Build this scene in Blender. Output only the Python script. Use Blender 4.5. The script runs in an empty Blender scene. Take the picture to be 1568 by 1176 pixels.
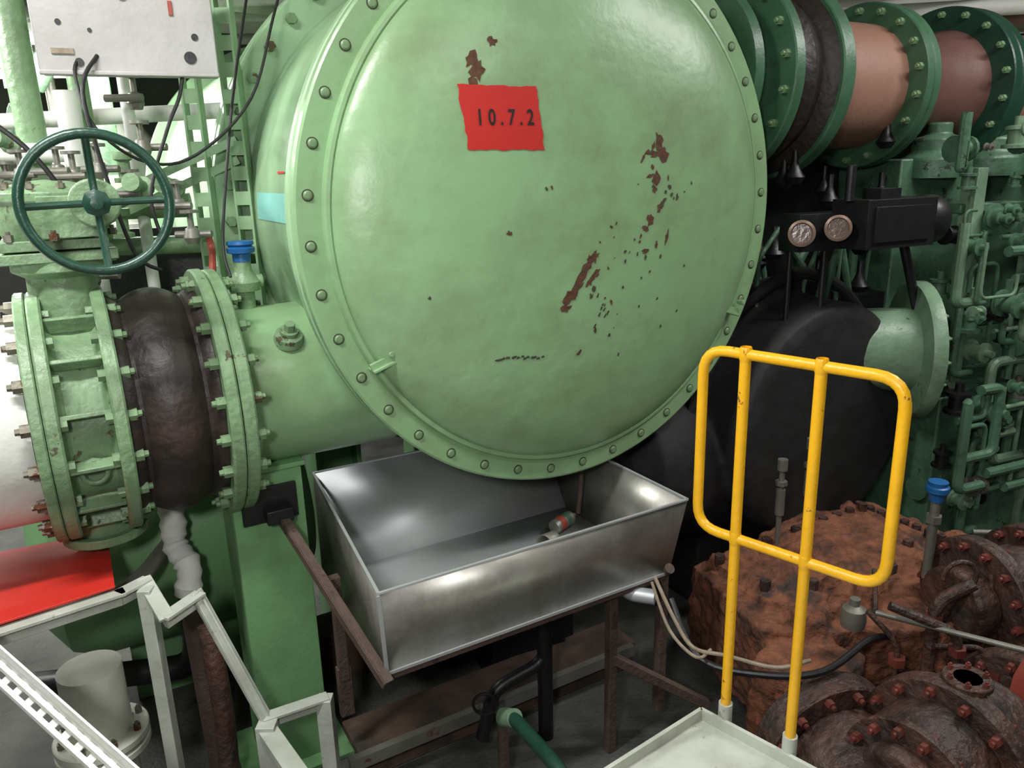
import bpy, bmesh, math, random
from mathutils import Vector, Matrix
random.seed(11)
V = Vector
pi = math.pi
sc = bpy.context.scene

# ------------------------------------------------------------------ materials
def lin(c):
    return tuple(((x/255.0)/12.92 if x/255.0 <= 0.04045 else (((x/255.0)+0.055)/1.055)**2.4) for x in c)

MATS = {}
def mat(name, col, rough=0.5, metal=0.0, var=0.25, dark=0.6, scale=4.0, rust=0.0,
        rustcol=(92, 52, 32), rscale=7.0, bump=0.08, bscale=60.0, emit=None, coat=0.0, smudge=None, soft=0.025):
    m = bpy.data.materials.new(name)
    m.use_nodes = True
    nt = m.node_tree
    n = nt.nodes; l = nt.links
    b = n['Principled BSDF']
    tc = n.new('ShaderNodeTexCoord')
    c = lin(col)
    no = n.new('ShaderNodeTexNoise')
    no.inputs['Scale'].default_value = scale
    no.inputs['Detail'].default_value = 6
    no.inputs['Roughness'].default_value = 0.62
    l.new(tc.outputs['Object'], no.inputs['Vector'])
    ra = n.new('ShaderNodeValToRGB')
    ra.color_ramp.elements[0].position = 0.32
    ra.color_ramp.elements[1].position = 0.62
    k = 1-var*dark
    ra.color_ramp.elements[0].color = (c[0]*k, c[1]*k, c[2]*k*0.96, 1)
    ra.color_ramp.elements[1].color = (*c, 1)
    l.new(no.outputs['Fac'], ra.inputs['Fac'])
    out = ra.outputs['Color']
    if smudge:
        n4 = n.new('ShaderNodeTexNoise')
        n4.inputs['Scale'].default_value = smudge[2]
        n4.inputs['Detail'].default_value = 7
        n4.inputs['Roughness'].default_value = 0.7
        l.new(tc.outputs['Object'], n4.inputs['Vector'])
        r4 = n.new('ShaderNodeValToRGB')
        r4.color_ramp.elements[0].position = 0.45
        r4.color_ramp.elements[1].position = 0.78
        r4.color_ramp.elements[1].color = (smudge[1],)*3+(1,)
        l.new(n4.outputs['Fac'], r4.inputs['Fac'])
        m4 = n.new('ShaderNodeMixRGB')
        l.new(r4.outputs['Color'], m4.inputs['Fac'])
        l.new(out, m4.inputs['Color1'])
        m4.inputs['Color2'].default_value = (*lin(smudge[0]), 1)
        out = m4.outputs['Color']
    if rust > 0:
        n2 = n.new('ShaderNodeTexNoise')
        n2.inputs['Scale'].default_value = rscale
        n2.inputs['Detail'].default_value = 9
        n2.inputs['Roughness'].default_value = 0.68
        l.new(tc.outputs['Object'], n2.inputs['Vector'])
        r2 = n.new('ShaderNodeValToRGB')
        t = 0.72-0.34*rust
        r2.color_ramp.elements[0].position = t
        r2.color_ramp.elements[1].position = t+soft
        l.new(n2.outputs['Fac'], r2.inputs['Fac'])
        mx = n.new('ShaderNodeMixRGB')
        l.new(r2.outputs['Color'], mx.inputs['Fac'])
        l.new(out, mx.inputs['Color1'])
        mx.inputs['Color2'].default_value = (*lin(rustcol), 1)
        out = mx.outputs['Color']
        mr = n.new('ShaderNodeMapRange')
        mr.inputs['To Min'].default_value = rough
        mr.inputs['To Max'].default_value = 0.85
        l.new(r2.outputs['Color'], mr.inputs['Value'])
        l.new(mr.outputs['Result'], b.inputs['Roughness'])
        if metal > 0:
            mm = n.new('ShaderNodeMapRange')
            mm.inputs['To Min'].default_value = metal
            mm.inputs['To Max'].default_value = 0
            l.new(r2.outputs['Color'], mm.inputs['Value'])
            l.new(mm.outputs['Result'], b.inputs['Metallic'])
    else:
        b.inputs['Roughness'].default_value = rough
        b.inputs['Metallic'].default_value = metal
    l.new(out, b.inputs['Base Color'])
    b.inputs['Coat Weight'].default_value = coat
    b.inputs['Coat Roughness'].default_value = 0.2
    if bump > 0:
        n3 = n.new('ShaderNodeTexNoise')
        n3.inputs['Scale'].default_value = bscale
        n3.inputs['Detail'].default_value = 4
        l.new(tc.outputs['Object'], n3.inputs['Vector'])
        bp = n.new('ShaderNodeBump')
        bp.inputs['Strength'].default_value = bump
        bp.inputs['Distance'].default_value = 0.02
        l.new(n3.outputs['Fac'], bp.inputs['Height'])
        l.new(bp.outputs['Normal'], b.inputs['Normal'])
    if emit:
        b.inputs['Emission Color'].default_value = (*lin(emit[0]), 1)
        b.inputs['Emission Strength'].default_value = emit[1]
    MATS[name] = m
    return m

mat('green_paint', (138, 174, 130), 0.34, var=0.16, scale=2.2, bump=0.10, bscale=20, smudge=((106, 110, 78), 0.65, 2.4))
mat('green_shell', (152, 186, 148), 0.36, var=0.16, scale=2.0, bump=0.10, bscale=20, smudge=((118, 128, 94), 0.5, 2.2))
mat('green_valve', (126, 156, 118), 0.42, var=0.5, scale=9, rust=0.26, rustcol=(82, 78, 60), rscale=14, bump=0.25, bscale=40, smudge=((82, 90, 68), 0.6, 6))
mat('green_engine', (82, 116, 92), 0.42, var=0.7, scale=6, rust=0.3, rustcol=(42, 50, 38), rscale=9, bump=0.25, bscale=30)
mat('green_pale', (118, 146, 120), 0.4, var=0.5, scale=6, rust=0.25, rustcol=(72, 78, 60), rscale=9, bump=0.2, bscale=30)
mat('green_mid', (68, 106, 80), 0.38, var=0.5, scale=6, rust=0.16, rustcol=(62, 52, 38))
mat('green_dark', (32, 66, 52), 0.32, var=0.4, scale=10)
mat('green_column', (116, 162, 112), 0.45, var=0.25, scale=3, rust=0.06, smudge=((92, 112, 76), 0.6, 4))
mat('gasket', (30, 32, 28), 0.8)
mat('bolt_green', (118, 148, 108), 0.45, var=0.5, scale=20, rust=0.4, rustcol=(84, 72, 52), rscale=20)
mat('bolt_steel', (120, 116, 104), 0.45, metal=0.5, rust=0.5, rscale=18)
mat('rubber_black', (47, 37, 33), 0.5, var=0.6, dark=.8, scale=5, rust=0.40, rustcol=(76, 53, 45), rscale=3.2, bump=0.35, bscale=22, soft=.18)
mat('white_pipe', (222, 222, 218), 0.6, var=0.12)
mat('white_frame', (184, 188, 178), 0.5, var=0.4, scale=8, rust=0.34, rustcol=(112, 102, 86), rscale=10, soft=.08)
mat('cream', (214, 216, 204), 0.5, var=0.3, scale=3)
mat('pink_pipe', (158, 116, 100), 0.5, var=0.3, scale=4, smudge=((104, 80, 70), .6, 4))
mat('maroon_pipe', (104, 72, 66), 0.5, var=0.4, scale=5)
mat('stainless', (172, 170, 164), 0.38, metal=0.7, var=0.4, scale=4, bump=0.03, bscale=5, smudge=((112, 104, 94), 0.9, 4.5))
mat('stainless_inner', (186, 190, 192), 0.45, metal=0.45, var=0.2, scale=3, bump=0.03, bscale=5)
mat('grey_steel', (132, 130, 122), 0.45, metal=0.5, var=0.4, scale=6, rust=0.2, rscale=8)
mat('rust_bar', (84, 67, 59), 0.7, var=0.6, scale=12, rust=0.3, rustcol=(58, 42, 35), bump=0.3)
mat('rust_orange', (124, 76, 54), 0.9, var=1, dark=0.8, scale=11, rust=0.56, rustcol=(58, 45, 39), rscale=5, bump=0.9, bscale=34, soft=.12, smudge=((152, 96, 62), .6, 16))
mat('rust_bed', (86, 68, 56), 0.85, var=1, dark=0.7, scale=5, rust=0.5, rustcol=(50, 46, 42), rscale=4, bump=0.4, bscale=20, soft=.1)
mat('rust_brown', (72, 53, 47), 0.55, var=0.9, dark=0.8, scale=9, rust=0.45, rustcol=(38, 34, 32), rscale=5, bump=0.7, bscale=36, soft=.1, smudge=((108, 62, 45), .6, 7))
mat('red_bolt', (106, 50, 40), 0.55, var=0.6, scale=14, rust=.3, rustcol=(58, 40, 34), rscale=16)
mat('yellow_paint', (230, 172, 26), 0.36, var=0.2, scale=8, rust=0.22, rustcol=(120, 66, 30), rscale=18, bump=0.12)
mat('red_label', (184, 30, 22), 0.6, var=0.15, bump=0.03)
mat('red_plate', (198, 42, 32), 0.5, var=0.15, bump=0.05)
mat('ink_black', (18, 15, 15), 0.6)
mat('chip_rust', (92, 60, 42), 0.85, var=0.6, scale=30, bump=0.3)
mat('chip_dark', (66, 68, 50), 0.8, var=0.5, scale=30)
mat('cyan_tape', (134, 196, 188), 0.5, var=0.1, bump=0.03)
mat('blue_cap', (30, 96, 160), 0.4, var=0.3)
mat('black_insulation', (27, 27, 28), 0.7, var=0.6, scale=5, bump=0.3, bscale=9, rust=0.12, rustcol=(48, 45, 42), soft=.1)
mat('black_metal', (24, 25, 26), 0.42, var=0.5, scale=9)
mat('bezel', (150, 124, 112), 0.35, metal=0.4, var=0.3)
mat('glass_dark', (104, 84, 76), 0.2)
mat('wall_paint', (96, 106, 96), 0.7, var=0.5, scale=1.5)
mat('wall_light', (176, 180, 170), 0.7, var=0.4, scale=1.5)
mat('ceiling_paint', (176, 178, 170), 0.7, var=0.5, scale=1.5)
mat('floor_steel', (84, 85, 80), 0.6, var=0.8, dark=0.8, scale=3, rust=0.3, rustcol=(50, 46, 40), rscale=3, bump=0.3, soft=.1)
mat('panel_box', (170, 168, 166), 0.5, metal=0.1, var=0.35, scale=5, rust=0.30, rustcol=(114, 103, 96), rscale=4, soft=.12)
mat('lamp_tube', (255, 250, 240), 0.5, emit=((255, 250, 242), 9.0), bump=0)
mat('copper_red', (150, 62, 48), 0.5)
mat('rope', (150, 136, 118), 0.8, var=.6, scale=30)

# ------------------------------------------------------------------ builders
def frame(ax):
    z = V(ax).normalized()
    up = V((0, 0, 1)) if abs(z.z) < 0.95 else V((0, 1, 0))
    x = up.cross(z).normalized()
    y = z.cross(x)
    return x, y, z

class MB:
    def __init__(s):
        s.bm = bmesh.new()
    def _f(s, vs):
        try:
            s.bm.faces.new(vs)
        except ValueError:
            pass
    def lathe(s, o, ax, prof, seg=48):
        x, y, z = frame(ax); o = V(o)
        rings = []
        for r, h in prof:
            if r < 1e-6:
                rings.append([s.bm.verts.new(o+z*h)])
            else:
                rings.append([s.bm.verts.new(o+z*h+x*(r*math.cos(2*pi*i/seg))+y*(r*math.sin(2*pi*i/seg))) for i in range(seg)])
        for a, b in zip(rings, rings[1:]):
            for i in range(seg):
                j = (i+1) % seg
                if len(a) == 1 and len(b) == 1:
                    continue
                if len(a) == 1:
                    s._f([a[0], b[i], b[j]])
                elif len(b) == 1:
                    s._f([a[i], a[j], b[0]])
                else:
                    s._f([a[i], a[j], b[j], b[i]])
        return s
    def cyl(s, p0, p1, r0, r1=None, seg=20):
        p0 = V(p0); p1 = V(p1); r1 = r0 if r1 is None else r1
        L = (p1-p0).length
        return s.lathe(p0, p1-p0, [(0, 0), (r0, 0), (r1, L), (0, L)], seg)
    def disc(s, o, ax, r, t, seg=48, ri=0):
        bev = min(t*0.15, 0.006)
        if ri > 0:
            p = [(ri, 0), (r-bev, 0), (r, bev), (r, t-bev), (r-bev, t), (ri, t), (ri, 0)]
        else:
            p = [(0, 0), (r-bev, 0), (r, bev), (r, t-bev), (r-bev, t), (0, t)]
        return s.lathe(o, ax, p, seg)
    def box(s, c, d, rz=0.0, m=None):
        c = V(c); M = m if m is not None else Matrix.Rotation(rz, 3, 'Z')
        v = [s.bm.verts.new(c+M @ V((sx*d[0]/2, sy*d[1]/2, sz*d[2]/2))) for sx in (-1, 1) for sy in (-1, 1) for sz in (-1, 1)]
        for q in ((0, 1, 3, 2), (4, 6, 7, 5), (0, 4, 5, 1), (2, 3, 7, 6), (0, 2, 6, 4), (1, 5, 7, 3)):
            s._f([v[i] for i in q])
        return s
    def beam(s, p0, p1, w, h, up=(0, 0, 1)):
        p0 = V(p0); p1 = V(p1); d = (p1-p0); L = d.length; d.normalize()
        side = d.cross(V(up)).normalized(); u = side.cross(d)
        M = Matrix((side, d, u)).transposed()
        return s.box((p0+p1)/2, (w, L, h), m=M)
    def angle(s, p0, p1, w, t, up=(0, 0, 1), flip=1):
        p0 = V(p0); p1 = V(p1); d = (p1-p0).normalized()
        side = d.cross(V(up)).normalized(); u = side.cross(d)
        s.beam(p0, p1, w, t, up)
        o = side*(flip*w/2) - u*(w/2)
        return s.beam(p0+o, p1+o, t, w, up)
    def prism(s, pts, vec):
        vec = V(vec)
        a = [s.bm.verts.new(V(p)) for p in pts]; b = [s.bm.verts.new(V(p)+vec) for p in pts]
        s._f(a[::-1]); s._f(b)
        n = len(a)
        for i in range(n):
            j = (i+1) % n
            s._f([a[i], a[j], b[j], b[i]])
        return s
    def quad(s, *pts):
        s._f([s.bm.verts.new(V(p)) for p in pts]); return s
    def hexb(s, p, ax, r, h):
        return s.cyl(p, V(p)+V(ax).normalized()*h, r, r, 6)
    def bolts(s, o, ax, R, n, r, h, ph=0.0, stud=True):
        x, y, z = frame(ax)
        for i in range(n):
            a = 2*pi*(i+ph)/n
            p = V(o)+x*(R*math.cos(a))+y*(R*math.sin(a))
            s.hexb(p, z, r, h)
            if stud:
                s.cyl(p+z*h, p+z*(h*1.5), r*0.55, r*0.5, 8)
        return s
    def sweep(s, pts, r, seg=12, sm=0, closed=False):
        P = [V(p) for p in pts]
        if sm:
            Q = []
            n = len(P)
            rng = n if closed else n-1
            for i in range(rng):
                if closed:
                    a, b, c, d = P[i-1], P[i], P[(i+1) % n], P[(i+2) % n]
                else:
                    a, b, c, d = P[max(i-1, 0)], P[i], P[i+1], P[min(i+2, n-1)]
                for k in range(sm):
                    t = k/sm
                    Q.append(0.5*((2*b)+(c-a)*t+(2*a-5*b+4*c-d)*t*t+(3*b-a-3*c+d)*t**3))
            if not closed:
                Q.append(P[-1])
            P = Q
        n = len(P)
        rings = []
        nx = None
        for i in range(n):
            if closed:
                t = (P[(i+1) % n]-P[i-1]).normalized()
            else:
                t = (P[min(i+1, n-1)]-P[max(i-1, 0)]).normalized()
            if nx is None:
                nx = frame(t)[0]
            nx = (nx-t*nx.dot(t)).normalized()
            ny = t.cross(nx)
            rr = r[min(i, len(r)-1)] if isinstance(r, (list, tuple)) else r
            rings.append([s.bm.verts.new(P[i]+nx*(rr*math.cos(2*pi*k/seg))+ny*(rr*math.sin(2*pi*k/seg))) for k in range(seg)])
        for i in range(n if closed else n-1):
            a, b = rings[i], rings[(i+1) % n]
            for k in range(seg):
                j = (k+1) % seg
                s._f([a[k], a[j], b[j], b[k]])
        if not closed:
            s._f(rings[0][::-1]); s._f(rings[-1])
        return s
    def bent(s, pts, r, rad=0.06, seg=12):
        """pipe with filleted corners"""
        P = [V(p) for p in pts]; Q = [P[0]]
        for i in range(1, len(P)-1):
            a = (P[i-1]-P[i]); b = (P[i+1]-P[i])
            q = min(rad, a.length*0.45, b.length*0.45)
            a.normalize(); b.normalize()
            p0 = P[i]+a*q; p2 = P[i]+b*q
            for k in range(6):
                t = k/5
                Q.append((1-t)**2*p0+2*t*(1-t)*P[i]+t*t*p2)
        Q.append(P[-1])
        return s.sweep(Q, r, seg)

TEX = {}
def cloud(sz):
    if sz not in TEX:
        t = bpy.data.textures.new('scale_%d' % int(sz*1000), 'CLOUDS'); t.noise_scale = sz; t.noise_depth = 4
        TEX[sz] = t
    return TEX[sz]

class Thing:
    def __init__(s, name, loc=(0, 0, 0), rz=0.0):
        s.e = bpy.data.objects.new(name, None)
        s.e.empty_display_size = 0.1
        sc.collection.objects.link(s.e)
        s.e.location = loc
        s.e.rotation_euler = (0, 0, rz)
        s.parts = {}
    def p(s, name, m, bevel=0, solid=0, corrode=None):
        k = (name, m)
        if k not in s.parts:
            s.parts[k] = (MB(), bevel, solid, corrode)
        return s.parts[k][0]
    def done(s):
        for (name, m), (mb, bevel, solid, corrode) in s.parts.items():
            bm = mb.bm
            bmesh.ops.recalc_face_normals(bm, faces=bm.faces)
            for f in bm.faces:
                f.smooth = True
            for e in bm.edges:
                if len(e.link_faces) == 2 and e.calc_face_angle(0) > 0.6:
                    e.smooth = False
            me = bpy.data.meshes.new(name)
            bm.to_mesh(me); bm.free()
            o = bpy.data.objects.new(name, me)
            sc.collection.objects.link(o)
            me.materials.append(MATS[m])
            o.parent = s.e
            if solid:
                md = o.modifiers.new('solid', 'SOLIDIFY'); md.thickness = solid; md.offset = 0
            if bevel:
                md = o.modifiers.new('bevel', 'BEVEL'); md.width = bevel; md.segments = 2
                md.limit_method = 'ANGLE'; md.angle_limit = 0.7
            if corrode:
                md = o.modifiers.new('remesh', 'REMESH'); md.mode = 'VOXEL'; md.voxel_size = corrode[0]; md.use_smooth_shade = True
                md = o.modifiers.new('scale', 'DISPLACE'); md.texture = cloud(corrode[2]); md.strength = corrode[1]; md.mid_level = .5

# ------------------------------------------------------------------ layout
H = 2.2                                  # eye height above lower floor
C = (0.233, 2.83, 0.0)                   # foot point of the condenser cover centre
ZC = 2.035                               # condenser axis height
ROT = math.radians(30)                   # plant axis
def TF(name):
    return Thing(name, C, ROT)

# ---------------- room
g = Thing('floor'); g.p('plate', 'floor_steel').box((1.0, 3.0, -0.05), (12, 13, 0.1)); g.done()
g = Thing('ceiling'); g.p('plate', 'ceiling_paint').box((1.0, 3.0, 4.35), (12, 13, 0.1)); g.done()
g = Thing('wall_back'); g.p('plate', 'wall_paint').box((1.0, 9.45, 2.15), (12, 0.1, 4.4)); g.done()
g = Thing('wall_left'); g.p('plate', 'wall_light').box((-4.95, 3.0, 2.15), (0.1, 12.9, 4.4)); g.done()
g = Thing('wall_right'); g.p('plate', 'wall_paint').box((6.95, 3.0, 2.15), (0.1, 12.9, 4.4)); g.done()
g = Thing('wall_front'); g.p('plate', 'wall_paint').box((1.0, -3.45, 2.15), (12, 0.1, 4.4)); g.done()

# ---------------- condenser
RD = 0.892
def domeh(r):
    q = min(1.0, r/RD)
    return 0.02+0.155*(max(0.0, 1-q**2.3))**0.62
g = TF('condenser')
pr = [(0.99, 0.045), (1.0, 0.04), (1.0, 0.005), (0.993, 0.0), (0.916, 0.0), (0.914, -0.016), (0.909, -0.022), (0.898, -0.024)]
N = 44
for i in range(N+1):
    a = (pi/2)*i/N
    r = RD*math.cos(a)
    pr.append((r if i < N else 0, -domeh(r)))
g.p('end_cover', 'green_paint').lathe((0, 0, ZC), (0, 1, 0), pr, 128)
g.p('gasket_ring', 'gasket').lathe((0, 0, ZC), (0, 1, 0), [(0.9, 0.046), (0.985, 0.046), (0.985, 0.058), (0.9, 0.058)], 96)
g.p('channel', 'green_shell').lathe((0, 0, ZC), (0, 1, 0), [
    (0.9, 0.059), (0.995, 0.059), (1.0, 0.064), (1.0, 0.1), (0.995, 0.105), (0.955, 0.107), (0.95, 0.115), (0.95, 0.785), (0.955, 0.8),
    (1.075, 0.8), (1.082, 0.806), (1.082, 0.856), (1.075, 0.862), (0.96, 0.862)], 128)
g.p('shell_gasket', 'gasket').lathe((0, 0, ZC), (0, 1, 0), [(0.94, 0.863), (1.065, 0.863), (1.065, 0.875), (0.94, 0.875)], 96)
g.p('shell', 'green_shell').lathe((0, 0, ZC), (0, 1, 0), [
    (0.9, 0.876), (1.075, 0.876), (1.082, 0.882), (1.082, 0.93), (1.075, 0.936), (0.965, 0.94), (0.96, 0.95), (0.96, 3.4), (1.05, 3.4), (1.05, 3.5), (0.0, 3.7)], 128)
b = g.p('cover_bolts', 'bolt_green')
for i in range(40):
    a = 2*pi*(i+0.3)/40
    p = V((0.958*math.cos(a), 0, ZC+0.958*math.sin(a)))
    b.lathe(p, (0, -1, 0), [(0.0145, 0), (0.0145, 0.003), (0.010, 0.007), (0, 0.008)], 12)
    b.hexb(p+V((0, 0.105, 0)), (0, 1, 0), 0.02, 0.02)
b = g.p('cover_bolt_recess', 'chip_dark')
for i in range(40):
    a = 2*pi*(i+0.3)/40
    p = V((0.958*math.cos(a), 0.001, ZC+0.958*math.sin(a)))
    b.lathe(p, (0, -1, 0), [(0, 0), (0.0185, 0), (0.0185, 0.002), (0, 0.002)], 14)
b = g.p('shell_bolts', 'bolt_green')
for i in range(48):
    a = 2*pi*i/48
    p = V((1.03*math.cos(a), 0.8, ZC+1.03*math.sin(a)))
    b.hexb(p, (0, -1, 0), 0.02, 0.03)
# lifting lugs
b = g.p('cover_lugs', 'green_paint', bevel=0.002)
for sx in (-1, 1):
    an = math.radians(208) if sx < 0 else math.radians(-28)
    cx, cz = 0.89*math.cos(an), ZC+0.89*math.sin(an)
    M = Matrix.Rotation(math.radians(18)*sx, 3, 'Y')
    b.box((cx+.03*-sx, -0.04, cz), (0.12, 0.012, 0.022), m=M)
    b.box((cx+.03*-sx, -0.03, cz-0.015), (0.11, 0.06, 0.010), m=M)
    b.cyl((cx-0.06*sx, -0.055, cz), (cx-0.06*sx, 0.0, cz), 0.011, seg=10)
    b.cyl((cx+0.04, -0.065, cz+0.02), (cx+0.04, -0.03, cz+0.02), 0.010, seg=10)
def on_dome(x, z, off):
    return V((x, -(domeh(math.hypot(x, z))+off), ZC+z))
lb = g.p('stencil_label', 'red_label')
c4 = [(-0.505, 0.415), (-0.24, 0.412), (-0.225, 0.222), (-0.485, 0.224)]
NN = 14
grid = []
for j in range(NN+1):
    row = []
    for i in range(NN+1):
        s_, t_ = i/NN, j/NN
        jx = (random.random()-0.5)*0.007 if i in (0, NN) else 0
        jz = (random.random()-0.5)*0.005 if j in (0, NN) else 0
        x = (1-t_)*((1-s_)*c4[0][0]+s_*c4[1][0])+t_*((1-s_)*c4[3][0]+s_*c4[2][0])+jx
        z = (1-t_)*((1-s_)*c4[0][1]+s_*c4[1][1])+t_*((1-s_)*c4[3][1]+s_*c4[2][1])+jz
        row.append(lb.bm.verts.new(on_dome(x, z, 0.0025)))
    grid.append(row)
for j in range(NN):
    for i in range(NN):
        lb._f([grid[j][i], grid[j][i+1], grid[j+1][i+1], grid[j+1][i]])
fc = bpy.data.curves.new('txt', 'FONT')
fc.body = '10.7.2'; fc.size = 0.066; fc.align_x = 'CENTER'; fc.align_y = 'CENTER'; fc.space_character = 1.6
fc.offset = .0012
fo = bpy.data.objects.new('txt', fc); sc.collection.objects.link(fo)
dg = bpy.context.evaluated_depsgraph_get(); dg.update()
tm = fo.evaluated_get(dg).to_mesh()
tb = g.p('stencil_digits', 'ink_black')
vv = []
for v in tm.vertices:
    x = v.co.x*0.76; y = v.co.y
    vv.append(tb.bm.verts.new(on_dome(-0.356+x, 0.318+y, 0.0045)))
for f in tm.polygons:
    tb._f([vv[i] for i in f.vertices])
fo.evaluated_get(dg).to_mesh_clear()
bpy.data.objects.remove(fo)
def chip(b, x, z, rx, rz, rot=0.0, off=0.0016, n=13):
    c = b.bm.verts.new(on_dome(x, z, off))
    ring = []
    for i in range(n):
        a = 2*pi*i/n
        q = random.uniform(0.45, 1.15)
        px, pz = rx*q*math.cos(a), rz*q*math.sin(a)
        ring.append(b.bm.verts.new(on_dome(x+px*math.cos(rot)-pz*math.sin(rot), z+px*math.sin(rot)+pz*math.cos(rot), off)))
    for i in range(n):
        b._f([c, ring[i], ring[(i+1) % n]])
cr = g.p('paint_chips', 'chip_rust'); cd = g.p('paint_chips_dark', 'chip_dark')
for x, z, rx, rz, ro in [(-.45, .487, .036, .025, .3), (-.435, .46, .028, .036, 0), (-.455, .42, .016, .036, -.2), (-.445, .39, .022, .015, 0), (-.38, .54, .02, .015, 0),
                         (.255, .245, .022, .040, .2), (.272, .205, .036, .030, .4), (.235, .205, .032, .015, .2), (.20, .21, .018, .006, .6), (.18, .19, .006, .018, -.5),
                         (.24, .12, .024, .030, 0), (.235, .085, .012, .016, 0), (.30, .12, .005, .01, 0), (.21, .13, .018, .008, .3),
                         (-.03, -.135, .020, .030, -.6), (-.075, -.195, .020, .048, -.6), (-.10, -.235, .020, .042, -.7), (-.13, -.265, .024, .030, -.9), (-.055, -.16, .018, .036, -.6), (-.045, -.215, .030, .014, .9), (-.14, -.30, .026, .015, 0), (-.02, -.19, .022, .012, .9),
                         (.215, -.02, .018, .026, .3), (.195, -.05, .016, .014, 0), (.30, -.09, .010, .034, -.3), (.25, -.11, .009, .020, 0), (.20, -.13, .022, .009, 0), (.26, .02, .014, .022, -.3)]:
    chip(cr, x, z, rx, rz, ro)
for k in range(46):
    t = random.random()
    x = 0.28-0.32*t+random.gauss(0, 0.06); z = 0.08-0.38*t+random.gauss(0, 0.075)
    s_ = random.choice([.003, .004, .005, .007, .009])
    chip(random.choice([cr, cd, cd]), x, z, s_, s_*random.uniform(.8, 2.4), random.uniform(-.9, .2), n=8)
for x, z in [(-.36, -.03), (-.22, .1), (-.63, -.22), (.0, -.34), (.27, -.31), (.3, -.42), (.05, -.42), (.1, -.5), (.4, -.2), (.18, -.33), (.1, -.25), (.33, .05), (.42, .1), (.38, -.37)]:
    chip(cd, x, z, .006, .008, 0, n=8)
chip(cr, -.36, -.035, .012, .008, 0, n=8); chip(cr, -.20, .105, .008, .008, 0, n=8)
for k in range(14):
    chip(cd, -.40+k*0.013+random.gauss(0, .004), -.45-k*0.001+random.gauss(0, .005), .01, .006, 0, n=8)
for k in range(8):
    chip(cd, .02+random.gauss(0, .02), -.33+random.gauss(0, .03), .005, .011, -.5, n=7)
tp = g.p('cyan_tape', 'cyan_tape')
def on_shell(y, z, rr):
    return V((-math.sqrt(rr*rr-z*z), y, ZC+z))
rows = []
for j in range(7):
    z = 0.01+j*0.016
    rows.append((tp.bm.verts.new(on_shell(0.13, z, 0.953)), tp.bm.verts.new(on_shell(0.68, z, 0.953))))
for a, b2 in zip(rows, rows[1:]):
    tp._f([a[0], a[1], b2[1], b2[0]])
tp = g.p('red_tape', 'red_plate')
for y0, z0 in ((0.16, 0.17), (0.30, 0.17), (0.16, 0.25)):
    tp.quad(on_shell(y0, z0, .953), on_shell(y0+.09, z0, .953), on_shell(y0+.09, z0+.007, .953), on_shell(y0, z0+.007, .953))
g.p('inlet_nozzle', 'green_paint').lathe((-0.62, 0.42, 1.48), (-1, 0, 0), [(0.28, 0), (0.28, 0.55)], 64)
g.p('outlet_nozzle', 'green_mid').lathe((0.62, 0.42, 2.56), (1, 0, 0), [(0.30, 0), (0.30, 0.50)], 64)
s_ = g.p('saddle', 'green_column', bevel=0.004)
for yy in (1.15, 3.0):
    for xx in (-0.62, 0.62):
        s_.box((xx, yy, 0.68), (0.2, 0.02, 1.36)); s_.box((xx-.1, yy, .68), (0.02, 0.2, 1.36)); s_.box((xx+.1, yy, .68), (0.02, 0.2, 1.36))
    s_.prism([(-0.85, yy, 1.36), (0.85, yy, 1.36), (0.85, yy, 1.62), (0.6, yy, 1.28+.02), (0, yy, 1.12), (-0.6, yy, 1.30), (-0.85, yy, 1.62)][::-1], (0, 0.03, 0))
s_.box((0, 1.15, 1.06), (1.5, .2, .03))
g.done()

def flange(g, part, m, x0, t, r, z, y=0.42, n=16, bm='bolt_green', sx=-1, out=True, inn=False, br=0.022, ri=0.2):
    ax = (sx, 0, 0)
    o = V((sx*x0, y, z))
    g.p(part, m).disc(o, ax, r, t, 72, ri=ri)
    b = g.p(part+'_bolts', bm)
    if out:
        b.bolts(o+V(ax)*t, ax, r-0.04, n, br, 0.026, 0.5)
    if inn:
        b.bolts(o, -V(ax), r-0.04, n, br, 0.026, 0.5)
ZP = 1.48
g = TF('cooling_water_pipe')
flange(g, 'nozzle_flange', 'green_valve', 1.17, .04, .42, ZP, n=20, out=False, inn=True, br=.019)
flange(g, 'joint_flange', 'green_valve', 1.214, .038, .425, ZP, n=20, out=True, br=.019)
g.p('weld_collar', 'green_paint').lathe((-1.13, .42, ZP), (-1, 0, 0), [(.28, 0), (.30, .03), (.30, .04)], 64)
pl = g.p('vent_plug', 'green_valve')
pl.lathe((-1.0, .22, ZP+.185), (0, -.5, .85), [(.05, 0), (.045, .03), (.03, .035), (.03, .05), (0, .05)], 20); pl.hexb((-1.0, .195, ZP+.225), (0, -.5, .85), .018, .03)
g.done()

g = TF('rubber_expansion_joint')
pb = []
for i in range(25):
    t = i/24
    pb.append((0.30+0.078*math.sin(pi*t)**0.75+(.07*(1-min(1, t*7)) if t < .15 else 0)+(.07*(1-min(1, (1-t)*7)) if t > .85 else 0), t*0.262))
g.p('bellows', 'rubber_black').lathe((-1.254, .42, ZP), (-1, 0, 0), pb, 72)
g.done()

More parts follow.
